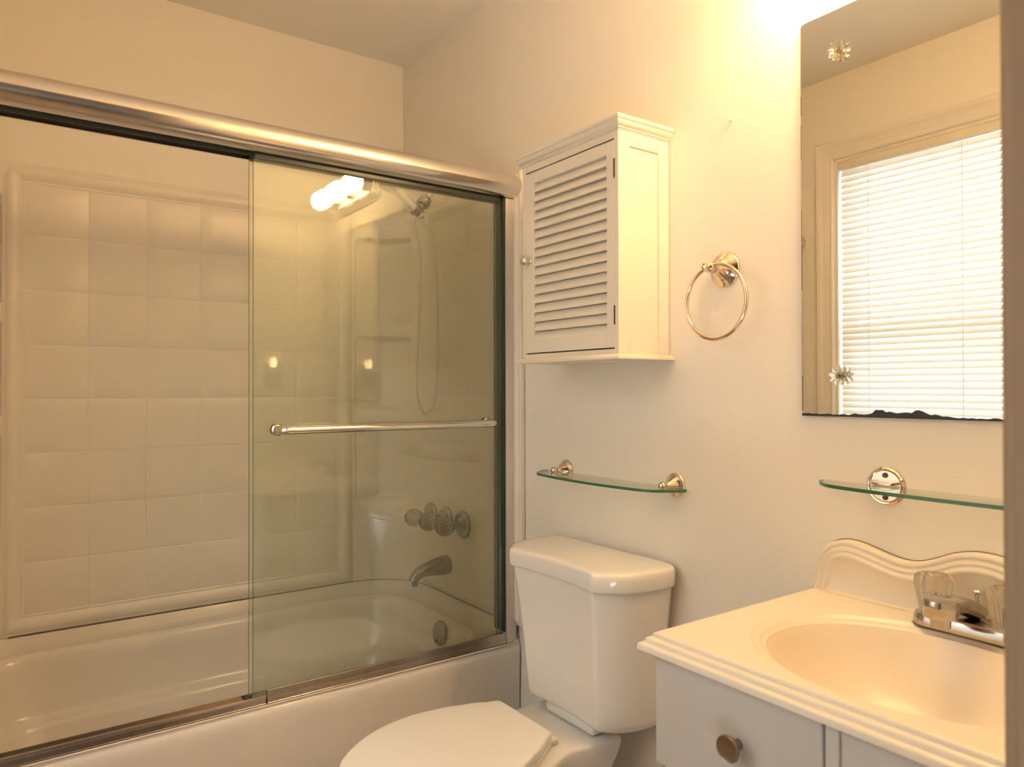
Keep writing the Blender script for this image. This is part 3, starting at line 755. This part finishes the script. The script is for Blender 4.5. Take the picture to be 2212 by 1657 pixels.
lathe(b, [(0.0200, -0.0130), (0.0212, -0.0110), (0.0215, 0.0085), (0.0205, 0.0112), (0.0175, 0.0125), (0.001, 0.0128)], (1.060, BY, 0.8535), (0, 0, 1), 32)
part('spout', b, M_chrome_worn, fa, angle=40)
part('aerator', lathe(BM(), [(0.0128, -0.0135), (0.0134, 0.0)], (1.061, BY, 0.841), (0, 0, 1), 24), M_chrome_worn, fa)
b = BM(); lathe(b, [(0.0038, 0.0), (0.0038, 0.036), (0.0045, 0.038), (0.0080, 0.041), (0.0082, 0.0425), (0.0065, 0.044), (0.001, 0.0445)], (1.176, BY, 0.8155), (0, 0, 1), 20)
part('lift_rod', b, M_chrome, fa)
for yk in (BY+0.050, BY-0.050):
    part('knob_stem', lathe(BM(), [(0.009, 0.0), (0.0075, 0.003), (0.0065, 0.030)], (1.152, yk, 0.8195), (0, 0, 1), 18), M_chrome_worn, fa)
    b = BM(); lathe(b, [(0.017, 0.0), (0.0205, 0.002), (0.0235, 0.018), (0.0265, 0.034), (0.0272, 0.043), (0.0255, 0.050), (0.0205, 0.0535), (0.0185, 0.0520), (0.001, 0.0510)], (1.152, yk, 0.823), (0, 0, 1), 72, flutes=12, fd=0.11)
    part('knob', b, M_crystal, fa, angle=50)

# ------------------------------------------------------------------ wall cabinet
cb = thing('wall_cabinet', (1.13, 1.27, 1.218), 'white louvred-door wall cabinet with crown moulding above the toilet', 'cabinet')
CX, CY0, CY1, CZ0, CZ1 = 1.056, 1.102, 1.440, 1.230, 1.699
b = BM()
# side panels built as frame and recessed field
for ys, s in ((CY0, 1), (CY1, -1)):
    y_in = ys+s*0.012
    ya, yb_ = sorted((ys, y_in))
    rbox(b, (CX, ya, CZ0), (1.089, yb_, CZ1), 0.0008, 1); rbox(b, (1.177, ya, CZ0), (XR-0.001, yb_, CZ1), 0.0008, 1)
    rbox(b, (1.089, ya, 1.670), (1.177, yb_, CZ1)); rbox(b, (1.089, ya, CZ0), (1.177, yb_, 1.263))
    yc = sorted((ys+s*0.0045, y_in)); rbox(b, (1.089, yc[0], 1.263), (1.177, yc[1], 1.670))
rbox(b, (CX+0.001, CY0+0.012, CZ0), (XR-0.001, CY1-0.012, CZ0+0.010)); rbox(b, (CX+0.001, CY0+0.012, 1.684), (XR-0.001, CY1-0.012, CZ1))
rbox(b, (CX+0.0005, CY0+0.012, CZ0+0.010), (CX+0.014, CY0+0.0125, 1.684)); 
part('carcass', b, M_cab, cb, angle=30)
part('inner_back', rbox(BM(), (XR-0.012, CY0+0.0122, CZ0+0.0102), (XR-0.004, CY1-0.0122, 1.6838)), M_cab, cb, smooth=False)
def moulding(prof, z_sign=1):
    """prof: (outward, z); wraps left side, front, right side"""
    bm = BM(); path = [((XR-0.001), CY1, 0, 1), (CX, CY1, -1, 1), (CX, CY0, -1, -1), ((XR-0.001), CY0, 0, -1)]
    loops = [[Vector((x+sx*o, y+sy*o, z)) for o, z in prof] for x, y, sx, sy in path]
    loft(bm, loops, True, True); return bm
crown = [(-0.010, 1.6992), (0.001, 1.6992), (0.001, 1.7015), (0.004, 1.7020), (0.004, 1.7045), (0.0065, 1.7055), (0.0105, 1.7085), (0.0125, 1.7120), (0.0130, 1.7150), (0.0155, 1.7155), (0.0165, 1.7170), (0.0165, 1.7215), (0.0150, 1.7230), (-0.010, 1.7230)]
crown = [(o, CZ1+0.0002+(z-1.6992)*1.15) for o, z in crown]
part('crown_moulding', moulding(crown), M_cab, cb, angle=40)
part('top_board', rbox(BM(), (CX-0.009, CY0-0.009, 1.7205), (XR-0.001, CY1+0.009, 1.7262)), M_cab, cb, smooth=False)
basep = [(-0.010, 1.2180), (0.0145, 1.2180), (0.0155, 1.2190), (0.0155, 1.2225), (0.0110, 1.2240), (0.0095, 1.2275), (0.0060, 1.2295), (0.0, 1.2298), (-0.010, 1.2298)]
part('base_moulding', moulding(basep), M_cab, cb, angle=40)
part('bottom_board', rbox(BM(), (CX-0.009, CY0-0.009, 1.2185), (XR-0.001, CY1+0.009, 1.2245)), M_cab, cb, smooth=False)
# door
DY0, DY1, DZ0, DZ1 = 1.1145, 1.4275, 1.2430, 1.6800
b = BM(); xf0, xf1 = CX-0.0008, CX+0.0155
rbox(b, (xf0, DY0, DZ0), (xf1, 1.1375, DZ1), 0.0008, 1); rbox(b, (xf0, 1.3935, DZ0), (xf1, DY1, DZ1), 0.0008, 1)
rbox(b, (xf0, 1.1375, 1.6530), (xf1, 1.3935, DZ1), 0.0006, 1); rbox(b, (xf0, 1.1375, DZ0), (xf1, 1.3935, 1.2730), 0.0006, 1)
door = part('door', b, M_cab, cb, angle=30)
part('door_backing', rbox(BM(), (xf1-0.0030, 1.1375, 1.273), (xf1-0.0015, 1.3935, 1.653)), M_cab, door, smooth=False)
nl = 17; pitch = (1.6530-1.2730)/nl
for i in range(nl):
    zc_ = 1.2730+pitch*(i+0.5); b = BM()
    prof = []
    tl_ = math.radians(29)
    for k_ in range(16):
        a = 2*PI*k_/16; u_ = 0.0133*math.cos(a); v_ = 0.0027*math.sin(a)
        # long axis runs from low outside to high inside
        prof.append((u_*math.cos(PI/2-tl_)+v_*math.cos(-tl_)*0.9, u_*math.sin(PI/2-tl_)-v_*math.sin(tl_)*1.2))
    pts = [Vector((CX+0.0062+px_*0.92, 1.1372, zc_+pz_)) for px_, pz_ in prof]
    extrude_poly(b, pts, (0, 0.2566, 0))
    part('louver_slat', b, M_cab, door, angle=50)
b = BM(); lathe(b, [(0.006, 0.0), (0.0045, 0.003), (0.0045, 0.010), (0.008, 0.014), (0.0125, 0.017), (0.0130, 0.0195), (0.0115, 0.021), (0.0100, 0.0208), (0.0085, 0.0225), (0.004, 0.0240), (0.001, 0.0242)], (xf0, 1.4105, 1.4665), (-1, 0, 0), 30)
part('knob', b, M_chrome, door, label='small chrome knob')
for z0_ in (1.600, 1.291):
    part('hinge', rbox(BM(), (xf0-0.0012, 1.1120, z0_), (xf0+0.004, 1.1150, z0_+0.040)), M_brasspin, door, smooth=False)
# dark strips standing in for the shade in the gaps round the door
b = BM(); xr = CX+0.006
rbox(b, (xr, 1.1140, DZ1), (xr+0.006, 1.428, 1.6842)); rbox(b, (xr, 1.1140, 1.2402), (xr+0.006, 1.428, DZ0)); rbox(b, (xr, DY1, DZ0), (xr+0.006, 1.4279, DZ1))
part('door_gap_shade', b, M_cab_gap_shade, cb, smooth=False)

# ------------------------------------------------------------------ towel ring
tr = thing('towel_ring', (XR-0.001, 0.950, 1.398), 'nickel towel ring hanging on the wall between cabinet and mirror', 'towel ring')
part('backplate', lathe(BM(), [(0.036, 0.0), (0.036, 0.003), (0.034, 0.006), (0.028, 0.008), (0.0265, 0.0115), (0.0235, 0.0125), (0.018, 0.020), (0.011, 0.026), (0.0085, 0.032), (0.0085, 0.036)], (XR-0.0005, 0.950, 1.398), (-1, 0, 0), 40, sy=1.0), M_nickel, tr, angle=50)
b = BM(); lathe(b, [(0.0085, 0.034), (0.0105, 0.038), (0.0105, 0.052), (0.008, 0.055), (0.0055, 0.057), (0.0055, 0.059), (0.0072, 0.062), (0.0075, 0.065), (0.006, 0.069), (0.001, 0.071)], (XR-0.0005, 0.950, 1.398), (-1, 0, 0), 28)
part('post', b, M_nickel, tr)
rc_ = Vector((XR-0.046, 0.940, 1.398-0.0695)); rpts = []
for i in range(64):
    a = 2*PI*i/64; rpts.append(rc_ + Vector((0, 0.0735*math.sin(a), 0.0735*math.cos(a))))
part('ring', tube(BM(), rpts, 0.0043, 14, closed=True), M_nickel, tr)

# ------------------------------------------------------------------ glass shelves
def shelf(name, label, yc, hl, depth, z, bys, zb, style, group='curved glass shelves'):
    t = thing(name, (XR-0.05, yc, z), label, 'shelf', group)
    out = []
    xb = XR-0.010
    ctrl = [(xb, -hl), (xb-0.014, -hl-0.0005), (xb-depth*0.55, -hl+0.022), (xb-depth*0.80, -hl*0.78), (xb-depth*0.95, -hl*0.42), (xb-depth, 0), (xb-depth*0.95, hl*0.42), (xb-depth*0.80, hl*0.78), (xb-depth*0.55, hl-0.022), (xb-0.014, hl+0.0005), (xb, hl)]
    cur = catmull([Vector((x, yc+y, z)) for x, y in ctrl], 7)
    b = BM(); top = [b.verts.new(p+Vector((0, 0, 0.003))) for p in cur]; bot = [b.verts.new(p-Vector((0, 0, 0.003))) for p in cur]
    n = len(cur); b.faces.new(top).material_index = 0; b.faces.new(list(reversed(bot))).material_index = 0
    for i in range(n): b.faces.new((bot[i], bot[(i+1) % n], top[(i+1) % n], top[i])).material_index = 0 if i == n-1 else 1
    part('glass', b, [M_shelf, M_shelf_edge], t, smooth=False)
    for by in bys:
        if style == 'knob':
            b = BM(); lathe(b, [(0.0262, 0.0), (0.0262, 0.002), (0.0248, 0.004), (0.0245, 0.0055), (0.0228, 0.007), (0.0225, 0.0085), (0.0208, 0.010), (0.0170, 0.015), (0.011, 0.023), (0.0068, 0.029), (0.0058, 0.032), (0.0065, 0.034)], (XR-0.0005, by, zb), (-1, 0, 0), 40)
            br = part('bracket', b, M_nickel, t, angle=30)
            b = BM(); sphere(b, (XR-0.0415, by, zb), 0.0098, 24); part('finial', b, M_nickel, br)
        else:
            b = BM(); lathe(b, [(0.0315, 0.0), (0.0315, 0.004), (0.029, 0.0065), (0.0265, 0.006), (0.0255, 0.004), (0.001, 0.004)], (XR-0.0005, by, zb), (-1, 0, 0), 44, sy=1.0)
            br = part('bracket', b, M_nickel, t, angle=40)
            part('clamp_bar', rbox(BM(), (XR-0.020, by-0.017, z+0.0035), (XR-0.004, by+0.017, z+0.0095), 0.0025, 3), M_nickel, br)
            for dz in (0.018, -0.019):
                part('screw', lathe(BM(), [(0.0045, 0.0038), (0.0045, 0.0055), (0.002, 0.0050), (0.001, 0.005)], (XR-0.0005, by, zb+dz), (-1, 0, 0), 16), M_brasspin, br)
    return t
shelf('glass_shelf', 'curved glass shelf on two knobbed brackets above the toilet tank', 1.285, 0.239, 0.092, 0.9385, (1.458, 1.086), 0.9465, 'knob')
shelf('glass_shelf', 'curved glass shelf with flat round brackets below the mirror', 0.470, 0.262, 0.074, 0.991, (0.625, 0.315), 0.993, 'plate')

# ------------------------------------------------------------------ mirror with clips
mi = thing('wall_mirror', (XR-0.004, 0.51, 1.106), 'frameless wall mirror with a blackened lower edge above the sink', 'mirror')
MY0, MY1, MZ0, MZ1 = 0.243, 0.775, 1.106, 1.823
ch = 0.012
outl = [(MY0, MZ0), (MY1, MZ0), (MY1, MZ1-ch*0.5), (MY1-0.003, MZ1-0.001), (MY1-ch, MZ1), (MY0, MZ1)]
b = BM(); a_ = [b.verts.new((XR-0.0075, y, z)) for y, z in outl]; c_ = [b.verts.new((XR-0.0012, y, z)) for y, z in outl]
b.faces.new(a_).material_index = 0; b.faces.new(list(reversed(c_))).material_index = 1
for i in range(len(outl)):
    j = (i+1) % len(outl); b.faces.new((a_[i], c_[i], c_[j], a_[j])).material_index = 1
part('glass', b, [M_mirror, M_black], mi, smooth=False)
b = BM(); rn = random.Random(11); top = []; y = MY1; N = 90
for i in range(N+1):
    y = MY1-(MY1-MY0)*i/N; t = (MY1-y)
    h = 0.0035+0.0022*rn.random()
    if 0.10 < t < 0.26: h += 0.0045*math.sin((t-0.10)/0.16*PI)+0.002*rn.random()
    if 0.135 < t < 0.15 or 0.20 < t < 0.213: h += 0.0045
    top.append((y, MZ0+h))
vs0 = [b.verts.new((XR-0.0079, y, MZ0+0.0002)) for y, z in top]; vs1 = [b.verts.new((XR-0.0079, y, z)) for y, z in top]
vs2 = [b.verts.new((XR-0.0077, y, z)) for y, z in top]; vs3 = [b.verts.new((XR-0.0077, y, MZ0+0.0002)) for y, z in top]
for i in range(N):
    b.faces.new((vs0[i], vs0[i+1], vs1[i+1], vs1[i])); b.faces.new((vs1[i], vs1[i+1], vs2[i+1], vs2[i])); b.faces.new((vs3[i], vs3[i+1], vs2[i+1], vs2[i])); b.faces.new((vs0[i], vs0[i+1], vs3[i+1], vs3[i]))
part('tarnished_edge', b, M_black, mi, smooth=False)
rn = random.Random(5); z = MZ0+0.01
while z < MZ1-0.05:
    dz = rn.uniform(0.02, 0.09)
    if rn.random() < 0.75:
        part('tarnished_spot', rbox(BM(), (XR-0.00785, MY1-rn.uniform(0.0008, 0.0018), z), (XR-0.0076, MY1-0.0001, min(z+dz, MZ1-0.01))), M_grime, mi, smooth=False)
    z += dz+rn.uniform(0.0, 0.02)
def clip(y, z, label, rot):
    t = thing('mirror_clip', (XR-0.009, y, z), label, 'mirror clip', 'flower shaped mirror clips')
    for ring, (n, rl, lift, w_) in enumerate(((9, 0.0185, 0.0035, 0.0052), (6, 0.0120, 0.0090, 0.0040))):
        for i in range(n):
            a = rot+2*PI*i/n+ring*0.3; d = Vector((0, math.cos(a), math.sin(a))); s = Vector((0, -math.sin(a), math.cos(a))); X = Vector((-1, 0, 0))
            c = Vector((XR-0.0105, y, z)); b = BM(); loops = []
            for f, ww, th in ((0.12, 0.35, 0.0012), (0.45, 0.95, 0.0016), (0.72, 0.85, 0.0014), (0.92, 0.35, 0.0010), (1.0, 0.05, 0.0004)):
                cc = c + d*(rl*f) + X*(0.002+lift*f**1.6+ring*0.0015)
                loops.append([cc+s*(w_*ww)+X*0.0006, cc+X*(-th*0.2), cc-s*(w_*ww)+X*0.0006, cc+X*th+X*0.0008])
            loft(b, loops); part('petal', b, M_crystal, t, angle=30)
    part('center_cup', lathe(BM(), [(0.0055, 0.0), (0.0060, 0.006), (0.0048, 0.0075), (0.0036, 0.0070), (0.0030, 0.004)], (XR-0.0095, y, z), (-1, 0, 0), 22), M_crystal, t)
    part('screw', lathe(BM(), [(0.0030, 0.0), (0.0030, 0.0042), (0.001, 0.0045)], (XR-0.0090, y, z), (-1, 0, 0), 16), M_brasspin, t)
clip(0.699, 1.747, 'clear flower shaped clip near the top corner of the mirror', 0.25)
clip(0.699, 1.178, 'clear flower shaped clip near the bottom edge of the mirror', 0.15)

# ------------------------------------------------------------------ vanity light bar (seen in the shower glass)
LB_Y, LB_Z = 0.580, 1.955
lt = thing('vanity_light_bar', (XR-0.001, LB_Y, LB_Z), 'ribbed chrome bath light bar with three globe bulbs above the mirror', 'wall light')
b = BM()
def pyz(x, ry, hl, n=14):
    L = []
    for i in range(n+1): a = -PI/2+PI*i/n; L.append(Vector((x, LB_Y+hl+ry*math.cos(a), LB_Z+ry*math.sin(a))))
    for i in range(n+1): a = PI/2+PI*i/n; L.append(Vector((x, LB_Y-hl+ry*math.cos(a), LB_Z+ry*math.sin(a))))
    return L
xw = XR-0.0005
loft(b, [pyz(xw, 0.060, 0.145), pyz(xw-0.008, 0.060, 0.145), pyz(xw-0.010, 0.052, 0.145), pyz(xw-0.016, 0.052, 0.145), pyz(xw-0.018, 0.045, 0.145), pyz(xw-0.024, 0.045, 0.145), pyz(xw-0.026, 0.038, 0.145), pyz(xw-0.032, 0.037, 0.145)])
part('backplate', b, M_chrome, lt, angle=30)
for dy in (-0.15, 0.0, 0.15):
    y = LB_Y+dy
    sk = part('socket', lathe(BM(), [(0.024, 0.030), (0.024, 0.046), (0.020, 0.050), (0.018, 0.058)], (xw, y, LB_Z), (-1, 0, 0), 28), M_chrome, lt)
    b = BM(); sphere(b, (xw-0.093, y, LB_Z), 0.040, 32); part('globe_bulb', b, M_bulb, sk)

# ------------------------------------------------------------------ outlet and night light on the wall beside the door (seen in the glass)
ou = thing('wall_outlet', (0.98, YF+0.003, 1.215), 'wall outlet with dark cover plate beside the doorway', 'outlet')
b = BM(); rbox(b, (0.944, YF+0.0003, 1.158), (1.016, YF+0.006, 1.272), 0.002, 2); part('cover_plate', b, M_outlet, ou)
for z in (1.195,):
    part('socket_face', rbox(BM(), (0.963, YF+0.006, z-0.015), (0.997, YF+0.0075, z+0.015), 0.001), M_whiteplastic, ou)
nlh = thing('night_light', (0.98, YF+0.007, 1.235), 'small lit night light plugged into the wall outlet', 'night light')
b = BM(); rbox(b, (0.962, YF+0.0062, 1.222), (0.998, YF+0.030, 1.252), 0.004, 2); part('plug_body', b, M_whiteplastic, nlh)
b = BM(); lathe(b, [(0.006, 0.0), (0.008, 0.006), (0.0105, 0.018), (0.009, 0.030), (0.004, 0.042), (0.001, 0.046)], (0.98, YF+0.019, 1.252), (0, 0, 1), 20)
part('bulb', b, M_nbulb, nlh)

# ------------------------------------------------------------------ nail in the wall
nb = BM(); lathe(nb, [(0.0022, 0.0), (0.0022, 0.004), (0.0035, 0.005), (0.003, 0.0062), (0.001, 0.0065)], (XR-0.0005, 0.934, 1.698), (-1, 0, 0.2), 12)
part('wall_nail', nb, M_whiteplastic, None, loc=(XR-0.001, 0.934, 1.698), label='tiny painted nail in the wall right of the cabinet', cat='nail')
